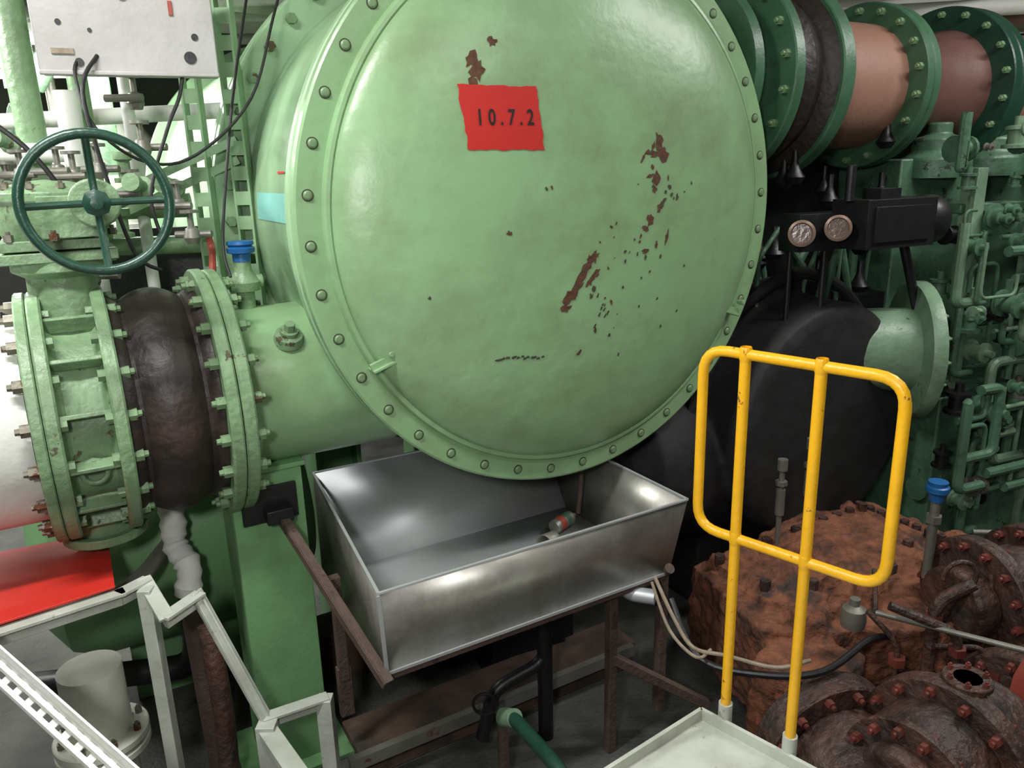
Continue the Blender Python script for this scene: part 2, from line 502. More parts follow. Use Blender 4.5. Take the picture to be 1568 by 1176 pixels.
VX = 1.625
g = TF('butterfly_valve')
flange(g, 'inner_flange', 'green_valve', 1.518, .038, .40, ZP, n=18, out=False, inn=True, br=.019)
b = g.p('body', 'green_valve', bevel=.003)
b.lathe((-1.55, .42, ZP), (-1, 0, 0), [(.34, 0), (.315, .02), (.31, .07), (.315, .12), (.34, .145)], 64)
flange(g, 'outer_flange', 'green_valve', 1.688, .038, .395, ZP, n=18, out=False)
flange(g, 'pipe_flange', 'green_valve', 1.728, .03, .395, ZP, n=18, out=True, bm='bolt_steel', br=.019)
for i in range(14):
    a = 2*pi*(i+.5)/14
    c = V((-VX, .42+.345*math.cos(a), ZP+.345*math.sin(a)))
    b.box(c, (.14, .05, .014), m=Matrix.Rotation(a, 3, 'X'))
sb = g.p('stud_bolts', 'bolt_green')
for i in range(18):
    a = 2*pi*(i+.5)/18
    c = V((0, .42+.36*math.cos(a), ZP+.36*math.sin(a)))
    sb.cyl(c+V((-1.556, 0, 0)), c+V((-1.575, 0, 0)), .018, seg=6)
    sb.cyl(c+V((-1.67, 0, 0)), c+V((-1.69, 0, 0)), .018, seg=6)
ey = g.p('eye_ring', 'green_valve')
ey.sweep([(-VX+.035*math.cos(t*pi/6), .10, ZP-.10+.035*math.sin(t*pi/6)) for t in range(12)], .008, 8, closed=True)
b.cyl((-VX, .42, 1.15), (-VX, .42, 1.05), .10, seg=28); b.cyl((-VX, .42, 1.08), (-VX, .42, 1.05), .13, seg=28)
bn = g.p('bonnet', 'green_valve', bevel=.004)
bx = -1.62
bn.lathe((bx, .42, 1.74), (0, 0, 1), [(.13, 0), (.10, .04), (.095, .18), (.13, .20), (.13, .24), (0, .24)], 32)
bn.box((bx, .42, 1.985), (.32, .26, .03)); bn.box((bx, .42, 2.02), (.28, .24, .03))
bn.lathe((bx, .42, 2.035), (0, 0, 1), [(.13, 0), (.14, .02), (.14, .10), (.15, .11), (.15, .135), (.12, .15), (.06, .165), (0, .17)], 36)
bn.box((-1.57, .34, 2.1), (.16, .16, .12))
bn.cyl((-1.51, .36, 2.135), (-1.51, .08, 2.14), .045, seg=20)
bn.disc((-1.51, .10, 2.14), (0, -1, 0), .065, .025, 24)
g.p('gearbox_bolts', 'bolt_steel').bolts((bx, .42, 2.18), (0, 0, 1), .125, 10, .012, .014)
g.p('base_bolts', 'bolt_steel').bolts((bx, .42, 2.035), (0, 0, 1), .16, 8, .013, .02)
g.p('stem', 'grey_steel').cyl((-1.51, .08, 2.14), (-1.51, -.06, 2.145), .013)
hw = g.p('handwheel', 'green_dark')
hc = V((-1.512, -.05, 2.143)); R = .170
hw.sweep([hc+V((R*math.cos(t*pi/24), -.02, R*math.sin(t*pi/24))) for t in range(48)], .0130, 14, closed=True)
for k in range(4):
    a = pi/2*k+.02
    d = V((math.cos(a), 0, math.sin(a)))
    hw.sweep([hc+V((0, .012, 0))+d*.02, hc+V((0, .014, 0))+d*.07, hc+V((0, -.002, 0))+d*.13, hc+V((0, -.018, 0))+d*(R-.005)], .0095, 10, sm=4)
hw.lathe(hc+V((0, .03, 0)), (0, -1, 0), [(0, 0), (.026, 0), (.035, .012), (.035, .03), (.024, .036), (.016, .04), (.016, .05), (0, .052)], 8)
g.done()

g = TF('white_insulated_pipe')
g.p('pipe', 'white_pipe').lathe((-1.762, .42, ZP), (-1, 0, 0), [(.2, 0), (.315, .002), (.32, .02), (.32, 2.1), (.2, 2.1)], 64)
g.done()

g = TF('blue_capped_vent_valve')
b = g.p('body', 'green_valve')
b.cyl((-1.08, .42, 1.745), (-1.08, .42, 1.83), .03); b.lathe((-1.08, .42, 1.82), (0, 0, 1), [(.0, 0), (.05, 0), (.055, .03), (.04, .05), (.028, .07), (.028, .11), (0, .11)], 20)
b.cyl((-1.14, .42, 1.85), (-1.02, .42, 1.85), .022, seg=12)
c = g.p('cap', 'blue_cap')
c.lathe((-1.08, .42, 1.92), (0, 0, 1), [(0, 0), (.03, 0), (.03, .025), (.046, .03), (.048, .045), (.038, .052), (.046, .058), (.044, .068), (0, .07)], 16)
g.done()

g = TF('overboard_discharge_pipe')
def fl(x, t, r, m, bmm='bolt_green', out=True, inn=False):
    flange(g, 'flange_%d' % int(x*100), m, x, t, r, 2.56, n=18, bm=bmm, sx=1, out=out, inn=inn, br=.018)
fl(1.10, .06, .44, 'green_mid', inn=True, out=False)
g.p('reinforcing_ring', 'green_mid').lathe((.92, .42, 2.56), (1, 0, 0), [(.30, 0), (.38, .01), (.39, .05), (.34, .08), (.30, .15)], 64)
g.p('rubber_joint', 'rubber_black').lathe((1.16, .42, 2.56), (1, 0, 0), [(.42, 0), (.40, .02), (.36, .04), (.37, .08), (.39, .12), (.37, .16), (.36, .2), (.40, .22), (.42, .24)], 64)
fl(1.40, .08, .44, 'green_mid')
g.p('pipe_section', 'pink_pipe').lathe((1.48, .42, 2.56), (1, 0, 0), [(.30, 0), (.30, .6)], 64)
fl(2.06, .05, .40, 'green_mid', inn=True, out=False)
fl(2.115, .05, .40, 'green_mid')
g.p('reducer', 'maroon_pipe').lathe((2.16, .42, 2.56), (1, 0, 0), [(.33, 0), (.30, .12), (.25, .28), (.25, .4), (.32, .62)], 64)
fl(2.75, .07, .43, 'green_dark', inn=True, out=False)
fl(2.825, .07, .43, 'green_dark')
g.p('end_run', 'pink_pipe').lathe((2.89, .42, 2.56), (1, 0, 0), [(.31, 0), (.31, .9)], 64)
g.done()

g = TF('steel_pedestal')
b = g.p('beam', 'green_column', bevel=.003)
cx, cy = -1.12, .36
b.box((cx, cy-.11, .62), (.245, .016, 1.22)); b.box((cx, cy+.11, .62), (.245, .016, 1.22)); b.box((cx-.02, cy, .62), (.014, .21, 1.22))
b.box((cx-.117, cy, .62), (.012, .2, 1.22))
b.box((cx, cy, 1.225), (.27, .26, .018)); b.box((cx, cy, .01), (.4, .36, .02))
k = g.p('bracket_plate', 'black_metal', bevel=.003)
k.box((cx+.0, cy-.125, 1.10), (.19, .014, .13)); k.box((cx+.02, cy-.16, 1.07), (.09, .06, .05))
g.done()

# ---------------- drip tray
g = TF('stainless_drip_tray')
T = {'FL': (-.967, -.395, 1.015), 'FR': (.235, -.395, 1.015), 'BR': (.235, .62, 1.015), 'BL': (-.86, .62, 1.025),
     'fl': (-.955, -.385, .735), 'fr': (.165, -.385, .735), 'br': (.165, .30, .735), 'bl': (-.945, .30, .735)}
b = g.p('outer_sheet', 'stainless', solid=.002)
for q in (('FL', 'FR', 'fr', 'fl'), ('FR', 'BR', 'br', 'fr'), ('BL', 'FL', 'fl', 'bl')):
    b.quad(*[T[k] for k in q])
b = g.p('inner_sheet', 'stainless_inner', solid=.002)
for q in (('BR', 'BL', 'bl', 'br'), ('fl', 'fr', 'br', 'bl')):
    b.quad(*[T[k] for k in q])
e = g.p('rim', 'stainless_inner')
for a, c in (('FL', 'FR'), ('FR', 'BR'), ('BL', 'FL'), ('BR', 'BL')):
    e.beam(T[a], T[c], .010, .006)
e.beam((-.968, -.398, 1.008), (-.957, -.389, .735), .012, .004, up=(0, 1, 0))
e.beam(V(T['fl'])+V((0, -.004, 0)), V(T['fr'])+V((0, -.004, 0)), .006, .01)
e.cyl((.0, -.3, .735), (.0, -.3, .70), .03); e.bent([(.0, -.3, .70), (.0, -.36, .685), (.06, -.43, .685)], .028, .05, 14)
g.done()

g = TF('tray_stand')
b = g.p('rails', 'rust_bar', bevel=.002)
b.angle((-1.09, .2, 1.07), (-.965, -.43, .735), .030, .007)
b.angle((-.95, -.37, .722), (.16, -.37, .722), .018, .006)
b.angle((-.95, .28, .722), (.16, .28, .722), .04, .006)
for p0, z0, z1 in (((-.97, .05), .45, .86), ((.155, -.36), .12, .72), ((-.06, -.33), .0, .71), ((.155, .27), .0, .72)):
    b.beam((p0[0], p0[1], z0), (p0[0], p0[1], z1), .035, .035, up=(0, 1, 0))
b.beam((-.06, -.33, .42), (.30, -.48, .16), .035, .035)
b.beam((-.97, .05, .30), (-.97, .05, .5), .05, .03, up=(0, 1, 0))
g.p('tip', 'rust_bar').cyl((.155, -.36, .72), (.155, -.40, .76), .02)
g.done()

g = TF('paint_spray_can')
g.p('can', 'stainless').lathe((-.03, .10, .77), (1, .35, .02), [(0, 0), (.026, 0), (.031, .006), (.031, .11), (.022, .122), (.012, .126), (.012, .14), (0, .14)], 24)
g.p('label', 'copper_red').lathe((-.01, .107, .771), (1, .35, .02), [(.0315, 0), (.0315, .035)], 24)
g.p('label_green', 'green_mid').lathe((.03, .121, .772), (1, .35, .02), [(.0315, 0), (.0315, .025)], 24)
g.done()
g = TF('steel_cup')
g.p('cup', 'grey_steel', solid=.002).lathe((-.10, .02, .765), (-.8, -.4, .1), [(.0, -.03), (.03, -.03), (.036, .05)], 24)
g.done()
g = TF('drain_pipe')
g.p('pipe', 'rust_bar').bent([(.16, .2, 1.12), (.155, .16, .95), (.12, .14, .78)], .011, .05, 10)
g.done()

# ---------------- yellow railing
g = Thing('yellow_safety_railing')
Lp = V((.516, 2.0, 0)); Rp = V((.878, 1.637, 0)); d = (Rp-Lp)
def rp(t, z):
    return Lp+d*t+V((0, 0, z))
b = g.p('frame', 'yellow_paint')
rr = .0142
zt, zb = 1.728, 1.21
def rc(pts, rad):
    out = []
    P = [V((p[0], p[1])) for p in pts]; n = len(P)
    for i in range(n):
        a = P[i-1]-P[i]; c = P[(i+1) % n]-P[i]
        a.normalize(); c.normalize()
        for k in range(7):
            t = k/6
            out.append((1-t)**2*(P[i]+a*rad)+2*t*(1-t)*P[i]+t*t*(P[i]+c*rad))
    return out
L = d.length
loop = rc([(0, zt), (L, zt), (L, zb), (0, zb)], .07)
b.sweep([rp(p.x/L, p.y) for p in loop], rr, 16, closed=True)
for t in (.235, .62):
    b.sweep([rp(t, zt), rp(t, 1.3), rp(t, 1.0), rp(t, .66)], rr*1.02, 16)
    for z in (zt, zb):
        b.lathe(rp(t, z)-V((0, 0, .02)), (0, 0, 1), [(rr, 0), (rr*1.2, .01), (rr*1.2, .03), (rr, .04)], 16)
g.p('foot_sockets', 'white_frame').cyl(rp(.235, .602), rp(.235, .68), .020).cyl(rp(.62, .602), rp(.62, .68), .020)
g.done()

g = Thing('steel_platform')
pts = [(.54, 1.95), (2.0, .46), (1.2, -1.2), (-1.6, -1.2), (-1.6, .38)]
g.p('deck', 'white_frame').prism([(x, y, .585) for x, y in pts], (0, 0, .015))
b = g.p('kerb', 'white_frame')
b.beam((.54, 1.95, .60), (2.0, .46, .60), .012, .07); b.beam((.54, 1.95, .60), (-1.6, .38, .60), .012, .07)
b.beam((.52, 1.93, .585), (.52, 1.93, .0), .05, .05, up=(0, 1, 0)); b.beam((-1.5, .3, .585), (-1.5, .3, 0), .05, .05, up=(0, 1, 0)); b.beam((1.9, .4, .585), (1.9, .4, 0), .05, .05, up=(0, 1, 0))
g.done()

# ---------------- left platform / stair stringer
g = Thing('red_floor_plate')
g.p('plate', 'red_plate', bevel=.002).prism([(-1.225, 2.10, 1.0), (-1.44, 2.48, 1.0), (-2.4, 2.05, 1.0), (-2.0, 1.48, 1.0)], (0, 0, .008))
g.done()
g = Thing('walkway_frame')
b = g.p('angle_iron', 'white_frame', bevel=.002)
path = [(-2.05, 1.44, .985), (-1.21, 2.10, .985), (-1.17, 2.17, .985), (-1.06, 2.05, .93), (-1.01, 2.17, .93), (-.83, 2.13, .50), (-.66, 2.22, .50)]
for p, q in zip(path, path[1:]):
    dd = (V(q)-V(p)).normalized()*.012
    b.beam(V(p)-dd, V(q)+dd, .045, .012); b.beam(V(p)+V((0, 0, -.02)), V(q)+V((0, 0, -.02)), .008, .045)
b.beam((-1.15, 2.13, .98), (-1.15, 2.13, 0), .04, .04, up=(0, 1, 0))
b.beam((-.82, 2.10, .5), (-.82, 2.10, 0), .06, .05, up=(0, 1, 0)); b.beam((-.82, 2.10, .47), (-.55, 1.75, .47), .06, .03)
b.beam((-.66, 2.22, .5), (-.66, 2.22, 0), .05, .05, up=(0, 1, 0))
g.done()
g = Thing('slotted_angle_rail')
b = g.p('rail', 'white_pipe')
p0, p1 = V((-1.50, 1.80, 1.07)), V((-.86, 1.44, .83)); dd = (p1-p0)
for k in range(16):
    a0 = p0+dd*(k/16); a1 = p0+dd*((k+.45)/16)
    b.beam(a0, a1, .05, .005, up=(.3, -.6, .6))
b.beam(p0+V((0, 0, .02)), p1+V((0, 0, .02)), .012, .012); b.beam(p0-V((.0, .02, .014)), p1-V((.0, .02, .014)), .012, .012)
b.beam(p0+V((0, .02, .03)), p1+V((0, .02, .03)), .006, .05)
b.beam(p1, (p1.x, p1.y, .0), .03, .03, up=(0, 1, 0)); b.beam(p0, (p0.x, p0.y, .0), .03, .03, up=(0, 1, 0))
g.done()
g = Thing('grey_bent_pipe')
g.p('pipe', 'grey_steel').bent([(-2.2, 2.1, .82), (-1.6, 2.2, .82), (-1.32, 2.35, .84), (-1.3, 2.8, .9)], .028, .15, 14)
g.done()
g = Thing('lagged_vertical_pipe')
b = g.p('pipe', 'cream')
b.cyl((-1.45, 2.25, 0), (-1.45, 2.25, .62), .10, seg=28); b.disc((-1.45, 2.25, .30), (0, 0, 1), .15, .03); b.disc((-1.45, 2.25, .34), (0, 0, 1), .15, .03)
b.cyl((-1.2, 1.85, 0), (-1.2, 1.85, .3), .09, seg=28); b.disc((-1.2, 1.85, .3), (0, 0, 1), .12, .03)
g.p('bolts', 'bolt_steel').bolts((-1.45, 2.25, .37), (0, 0, 1), .125, 8, .013, .02)
g.done()
g = Thing('white_wrapped_hose')
g.p('hose', 'white_pipe').sweep([(-1.28, 2.62, 1.14), (-1.26, 2.6, 1.0), (-1.25, 2.57, .9), (-1.19, 2.52, .84), (-1.20, 2.5, .74)], [.045, .04, .05, .038, .046, .04, .05, .042, .046, .036, .048, .04, .046, .04, .05, .04, .045, .04, .05, .045], 14, sm=5)
g.p('drop', 'rust_bar').cyl((-1.20, 2.5, .75), (-1.16, 2.46, 0), .035, seg=14)
g.done()
g = Thing('lower_green_vessel')
g.p('shell', 'green_column').lathe((-1.0, 3.35, .75), (-1, -.55, 0), [(0, 0), (.3, .02), (.42, .1), (.46, .2), (.46, .9), (.42, 1.0), (.3, 1.08), (0, 1.1)], 56)
g.p('feet', 'green_column').box((-1.5, 3.1, .15), (.5, .2, .3), rz=.5)
g.done()
g = Thing('low_level_piping')
b = g.p('pipes', 'black_metal')
b.bent([(-1.9, 2.6, .3), (-1.3, 2.7, .3), (-1.3, 2.75, .6)], .05, .1, 16)
g.p('rusty_pipes', 'rust_brown').bent([(-1.05, 2.28, .02), (-1.04, 2.30, .4), (-1.08, 2.36, .7)], .035, .1, 16)
g.done()

# ---------------- foundation & low pipes under the condenser
g = TF('engine_foundation')
b = g.p('bed', 'rust_bed', bevel=.005)
b.box((-.3, .12, .12), (1.3, .2, .04)); b.box((-.3, .04, .06), (1.3, .015, .12)); b.box((-.3, .75, .12), (1.4, .2, .24))
c = g.p('flat_bars', 'grey_steel')
c.beam((-1.0, -.02, .14), (.3, -.02, .14), .03, .05)
c.beam((-.9, -.62, .02), (.5, -.62, .02), .05, .04)
g.done()
g = Thing('black_floor_pump')
b = g.p('body', 'black_metal')
b.lathe((-.18, 3.0, .48), (1, .4, 0), [(0, 0), (.12, 0), (.14, .03), (.14, .35), (.10, .38), (0, .4)], 28)
b.box((.0, 3.08, .17), (.35, .25, .34), rz=.4)
b.cyl((.1, 2.6, 0), (.1, 2.6, .55), .03); b.bent([(.1, 2.6, .5), (.1, 2.6, .35), (-.1, 2.5, .3), (-.15, 2.48, .1)], .025, .06, 12)
b.sweep([(-.13+.045*math.cos(t*pi/8), 2.42, .30+.045*math.sin(t*pi/8)) for t in range(16)], .006, 8, closed=True)
b.cyl((-.13, 2.42, .30), (-.1, 2.5, .3), .01)
g.done()
g = Thing('green_water_hose')
g.p('hose', 'green_dark').sweep([(-.065, 2.29, .33), (-.04, 2.26, .375), (.03, 2.14, .39), (.14, 1.92, .40), (.3, 1.6, .3), (.4, 1.4, .02)], .024, 12, sm=6)
g.p('standpipe', 'rust_bar').cyl((-.065, 2.29, 0), (-.065, 2.29, .33), .02)
g.p('clamp', 'green_pale').cyl((-.06, 2.285, .35), (-.02, 2.235, .385), .032)
g.done()
g = TF('vertical_steel_post')
g.p('post', 'black_metal').box((.1, .25, .36), (.08, .08, .72)).box((-.35, .5, .4), (.05, .05, .8))
g.done()

# ---------------- black insulated casing
g = TF('insulated_turbine_casing')
b = g.p('lagging', 'black_insulation', corrode=(.016, .012, .10))
cx, cy, cz = 1.44, .0, .98
b.lathe((cx, cy-.08, cz), (0, 1, 0), [(0, 0), (.52, .0), (.57, .015), (.59, .05), (.59, .28), (.64, .29), (.67, .32), (.68, .38), (.66, .44), (.64, .48), (.64, 1.4), (0, 1.45)], 72)
b.lathe((.45, .45, .78), (1, 0, 0), [(0, 0), (.25, .03), (.38, .12), (.42, .3), (.42, .7), (0, .7)], 48)
b.box((cx, .75, .3), (1.0, 1.0, .6))
g.p('band', 'black_insulation').sweep([(cx-.66, .2, cz+.05), (cx-.48, .19, cz+.47), (cx, .19, cz+.70), (cx+.48, .19, cz+.49), (cx+.68, .2, cz)], .03, 10, sm=8)
g.done()

# ---------------- rusty pump casing with spindles
g = TF('rusty_pump_casing')
b = g.p('casing', 'rust_orange', corrode=(.011, .045, .07))
b.prism([(.55, -.10, .12), (1.75, -.10, .12), (1.75, -.85, .12), (1.0, -.98, .12), (.42, -.62, .12)], (0, 0, .40))
b.prism([(.62, -.14, .50), (1.6, -.14, .50), (1.6, -.5, .50), (1.0, -.72, .50), (.55, -.5, .50)], (0, 0, .05))
b.lathe((1.25, -.35, .30), (0, 0, 1), [(0, 0), (.35, 0), (.35, .08), (.33, .23), (.26, .27), (.2, .28), (0, .29)], 40)
b.lathe((.75, -.42, .30), (0, 0, 1), [(0, 0), (.22, 0), (.22, .08), (.2, .24), (.12, .26), (0, .27)], 32)
b.box((.48, -.78, .3), (.3, .3, .36), rz=.3)
for k in range(26):
    x = random.uniform(.55, 1.7); y = random.uniform(-.7, -.15); r = random.uniform(.02, .07)
    b.lathe((x, y, .51), (random.uniform(-.3, .3), random.uniform(-.3, .3), 1), [(0, 0), (r*1.4, 0), (r, .04+r*.3), (r*.4, .06+r*.4), (0, .06+r*.4)], 9)
bb = g.p('casing_bolts', 'rust_brown')
for i in range(11):
    t = i/10
    bb.hexb((.62+.95*t, -.2, .54), (0, 0, 1), .022, .05)
    bb.hexb((1.62, -.15-.06*i, .52), (0, 0, 1), .02, .045)
for p in ((.62, -.45, .54), (.78, -.55, .54), (.95, -.65, .54), (1.15, -.64, .54), (1.4, -.55, .54)):
    bb.hexb(p, (0, 0, 1), .022, .05)
s_ = g.p('grease_spindles', 'grey_steel')
for x, y, z0, z1 in ((.95, -.22, .5, .93), (1.22, -.15, .5, .95)):
    s_.cyl((x, y, z0), (x, y, z1), .012, seg=12); s_.cyl((x, y, z0+.2), (x, y, z0+.32), .02, seg=12); s_.cyl((x, y, z1-.02), (x, y, z1+.03), .022, seg=12)
    s_.hexb((x, y, z0+.34), (0, 0, 1), .026, .02)
g.done()

def flanged_run(name, o, ax, segs, m, fm, bmm, rzb=14):
    g = Thing(name)
    a = V(ax).normalized(); p = V(o)
    cz_ = (.010, .014, .05)
    for kind, ln, r in segs:
        if kind == 'p':
            g.p('pipe', m, corrode=cz_).lathe(p, a, [(0, 0), (r, 0), (r, ln), (0, ln)], 48)
        elif kind == 'c':
            g.p('pipe', m, corrode=cz_).lathe(p, a, [(0, 0), (r[0], 0), ((r[0]+r[1])/2+.01, ln*.5), (r[1], ln), (0, ln)], 48)
        elif kind == 'f':
            g.p('flange', fm).disc(p, a, r, ln, 56)
            g.p('flange_bolts', bmm).bolts(p+a*ln, a, r-.03, rzb, .016, .024)
            g.p('flange_bolts', bmm).bolts(p, -a, r-.03, rzb, .016, .024)
        elif kind == 'd':
            g.p('pipe', m, corrode=cz_).lathe(p, a, [(0, 0), (r, 0), (r*.98, ln*.35), (r*.85, ln*.85), (r*.3, ln*.9), (r*.25, ln), (0, ln)], 48)
        p = p+a*ln
    return g
g = flanged_run('centrifugal_pump', (1.50, 2.10, .40), (-.78, -.52, .04), [('p', .2, .2), ('f', .035, .26), ('f', .035, .26), ('c', .16, (.2, .18)), ('f', .025, .205), ('d', .06, .14)], 'rust_brown', 'rust_brown', 'red_bolt')
g.p('feet', 'rust_brown').box((1.3, 1.98, .1), (.4, .2, .2), rz=.6)
g.p('nozzle', 'rust_brown').cyl((1.36, 2.0, .5), (1.36, 2.0, .68), .04); g.p('nozzle', 'rust_brown').disc((1.36, 2.0, .66), (0, 0, 1), .07, .02, 28)
g.p('nozzle_bolts', 'red_bolt').bolts((1.36, 2.0, .68), (0, 0, 1), .055, 6, .009, .012)
g.done()
g = flanged_run('suction_pipe', (1.02, 2.22, .28), (.25, -.95, 0), [('f', .05, .27), ('f', .05, .27), ('p', .5, .2), ('f', .04, .26)], 'rust_brown', 'rust_brown', 'red_bolt'); g.done()
g = flanged_run('suction_pipe', (1.62, 2.55, .58), (.95, .3, .0), [('p', .10, .14), ('f', .03, .24), ('f', .03, .24), ('p', .22, .17), ('f', .04, .24), ('f', .04, .24), ('p', .6, .17)], 'rust_brown', 'rust_brown', 'red_bolt'); g.done()
g = flanged_run('suction_pipe', (1.66, 2.15, .36), (.8, .6, .0), [('f', .04, .25), ('f', .04, .25), ('p', .22, .18), ('f', .05, .25), ('p', .6, .18)], 'maroon_pipe', 'rust_brown', 'red_bolt'); g.done()
g = Thing('corroded_small_bore_piping')
b = g.p('pipes', 'rust_brown'); r2_ = g.p('nuts', 'red_bolt')
for k in range(22):
    x = random.uniform(1.3, 2.3); y = 2.2+(x-1.35)*.5+random.uniform(-.15, .4); z = random.uniform(.5, .72)
    b.bent([(x, y, .2), (x, y, z), (x+random.uniform(-.25, .25), y+random.uniform(-.1, .2), z+random.uniform(-.02, .1))], random.choice([.010, .016, .022]), .05, 10)
    r2_.hexb((x, y, z-.08), (0, 0, 1), .03, .03)
b.sweep([(1.60+.06*math.cos(t*pi/10), 2.48, .74+.06*math.sin(t*pi/10)) for t in range(20)], .009, 8, closed=True)
b.cyl((1.60, 2.48, .68), (1.60, 2.55, .5), .012)
g.done()
g = Thing('pump_lever')
g.p('rod', 'grey_steel').cyl((1.28, 2.42, .64), (1.62, 2.12, .68), .010); g.p('rod', 'grey_steel').cyl((1.9, 2.9, .7), (2.25, 2.75, .75), .012)
g.p('bracket', 'copper_red').prism([(1.55, 2.1, .35), (1.75, 2.2, .35), (1.7, 2.18, .6), (1.63, 2.13, .68), (1.58, 2.11, .6)], (.04, -.08, 0))
g.done()
g = Thing('blue_capped_vent_valve')
g.p('cap', 'blue_cap').lathe((1.62, 2.72, .93), (0, 0, 1), [(0, 0), (.025, 0), (.03, .03), (.042, .04), (.042, .06), (.034, .065), (.036, .08), (0, .083)], 16)
g.p('stem', 'grey_steel').cyl((1.62, 2.72, .6), (1.62, 2.72, .95), .018); g.p('stem', 'grey_steel').hexb((1.62, 2.72, .84), (0, 0, 1), .03, .03)
g.done()
g = Thing('grease_cup')
g.p('cup', 'grey_steel').lathe((1.20, 2.42, .59), (0, 0, 1), [(0, 0), (.04, 0), (.045, .03), (.04, .07), (.018, .085), (.018, .11), (0, .11)], 20)
g.done()
g = Thing('frayed_cable')
b = g.p('cable', 'black_metal')
b.sweep([(.55, 2.45, .70), (.62, 2.3, .56), (.8, 2.2, .56), (1.0, 2.18, .58), (1.2, 2.3, .61), (1.3, 2.35, .59)], .012, 10, sm=6)
g.p('rope', 'rope').sweep([(.5, 2.5, .76), (.55, 2.38, .66), (.6, 2.3, .60), (.7, 2.25, .60), (.85, 2.2, .585), (.98, 2.24, .58)], .007, 8, sm=6)
g.p('rope', 'rope').sweep([(.49, 2.5, .74), (.53, 2.36, .63), (.6, 2.26, .59), (.66, 2.3, .59)], .006, 8, sm=6)
g.done()

# ---------------- gauges and motor behind right
def gauge(x, y, z):
    g = Thing('pressure_gauge')
    a = V((-.35, -1, .08))
    g.p('case', 'black_metal').lathe((x, y, z), a, [(0, -.16), (.045, -.16), (.05, 0)], 32)
    g.p('bezel', 'bezel').lathe((x, y, z), a, [(.05, 0), (.056, .0), (.056, .02), (.045, .025), (.04, .012)], 32)
    g.p('dial', 'glass_dark').lathe((x, y, z), a, [(.041, .012), (0, .012)], 32)
    g.p('stem', 'black_metal').cyl((x, y+.12, z), (x, y+.12, z-.4), .012)
    g.done()
gauge(1.25, 3.32, 1.905)
gauge(1.42, 3.36, 1.92)
g = Thing('actuator_motor', (1.68, 3.5, 1.93), .42)
b = g.p('housing', 'black_metal', bevel=.008)
b.box((0, 0, 0), (.42, .2, .21)); b.lathe((.2, 0, 0), (1, 0, 0), [(.10, 0), (.11, .02), (.11, .1), (.09, .13), (0, .135)], 28)
b.box((-.05, -.02, .12), (.12, .1, .06)); b.box((-.25, .1, -.03), (.4, .12, .16))
b.box((0, -.105, 0), (.34, .01, .15))
for k in range(6):
    b.disc((.02+.03*k, 0, 0), (1, 0, 0), .105, .008, 28)
b.cyl((-.22, 0, .1), (-.22, 0, .25), .02); b.cyl((0, .3, -.1), (0, .3, -.9), .03)
g.done()
g = Thing('control_valve_cluster', (1.35, 3.75, 0), .5)
b = g.p('bodies', 'black_metal')
for k in range(24):
    x = random.uniform(-.25, .75); z = random.uniform(1.35, 2.3); y = random.uniform(-.05, .35)
    b.lathe((x, y, z), (0, 0, 1), [(0, 0), (.03, 0), (.05, .03), (.03, .06), (.015, .1), (.015, .16), (0, .16)], 12)
b2 = g.p('pipes', 'green_engine')
for k in range(18):
    x = random.uniform(-.35, .85); y = random.uniform(-.1, .4)
    b2.bent([(x, y, 1.2), (x, y, random.uniform(1.5, 1.8)), (x+random.uniform(-.2, .2), y, random.uniform(1.8, 2.0))], random.choice([.012, .018, .03]), .05, 10)
b3 = g.p('base', 'black_metal'); b3.box((.3, .3, .75), (1.2, .5, 1.5)); b3.box((.3, .5, 1.8), (1.2, .1, .9))
b3.cyl((.45, -.3, 1.8), (.62, -.35, 1.3), .022)
g.done()

# ---------------- green engine
g = Thing('marine_engine', (2.35, 3.75, 0), math.radians(22))
b = g.p('block', 'green_engine', bevel=.01)
b.box((1.0, .9, 1.1), (2.2, .8, 2.2)); b.box((.35, .35, .5), (.9, .5, 1.0)); b.box((1.4, .3, .55), (.9, .5, 1.1))
fr = g.p('frames', 'green_pale', bevel=.004)
for x in (.0, .50, 1.1, 1.7):
    fr.box((x, .12, 1.2), (.07, .03, 1.9)); fr.box((x+.035, .18, 1.2), (.012, .12, 1.9))
for z in (.8, 1.35, 1.95):
    b.box((.9, .24, z), (1.8, .08, .05))
g.p('side_cover', 'green_pale').lathe((-.34, .14, 1.28), (1, -.55, 0), [(.20, -.4), (.21, 0), (.33, .0), (.34, .02), (.34, .06), (.30, .07), (.24, .07), (.22, .11), (0, .13)], 48)
g.p('side_cover_bolts', 'bolt_green').bolts((-.285, .11, 1.28), (1, -.55, 0), .29, 16, .014, .02)
for nm, mm, cnt in (('valve_gear', 'green_engine', 110), ('valve_gear_pale', 'green_pale', 50), ('valve_gear_steel', 'grey_steel', 12), ('valve_gear_dark', 'black_metal', 25)):
    v = g.p(nm, mm)
    for k in range(cnt):
        x = random.uniform(-.15, 1.7); z = random.uniform(.35, 2.4); y = random.uniform(-.08, .2)
        r = random.uniform(.012, .045)
        ax = random.choice([(0, 0, 1), (1, 0, 0), (0, -1, 0), (0, -1, 0)])
        v.lathe((x, y, z), ax, [(0, 0), (r*1.5, 0), (r*1.5, r*.4), (r, r*.5), (r, r*2), (r*1.4, r*2.1), (r*1.4, r*2.5), (r*.5, r*2.6), (r*.5, r*3.6), (0, r*3.6)], 14)
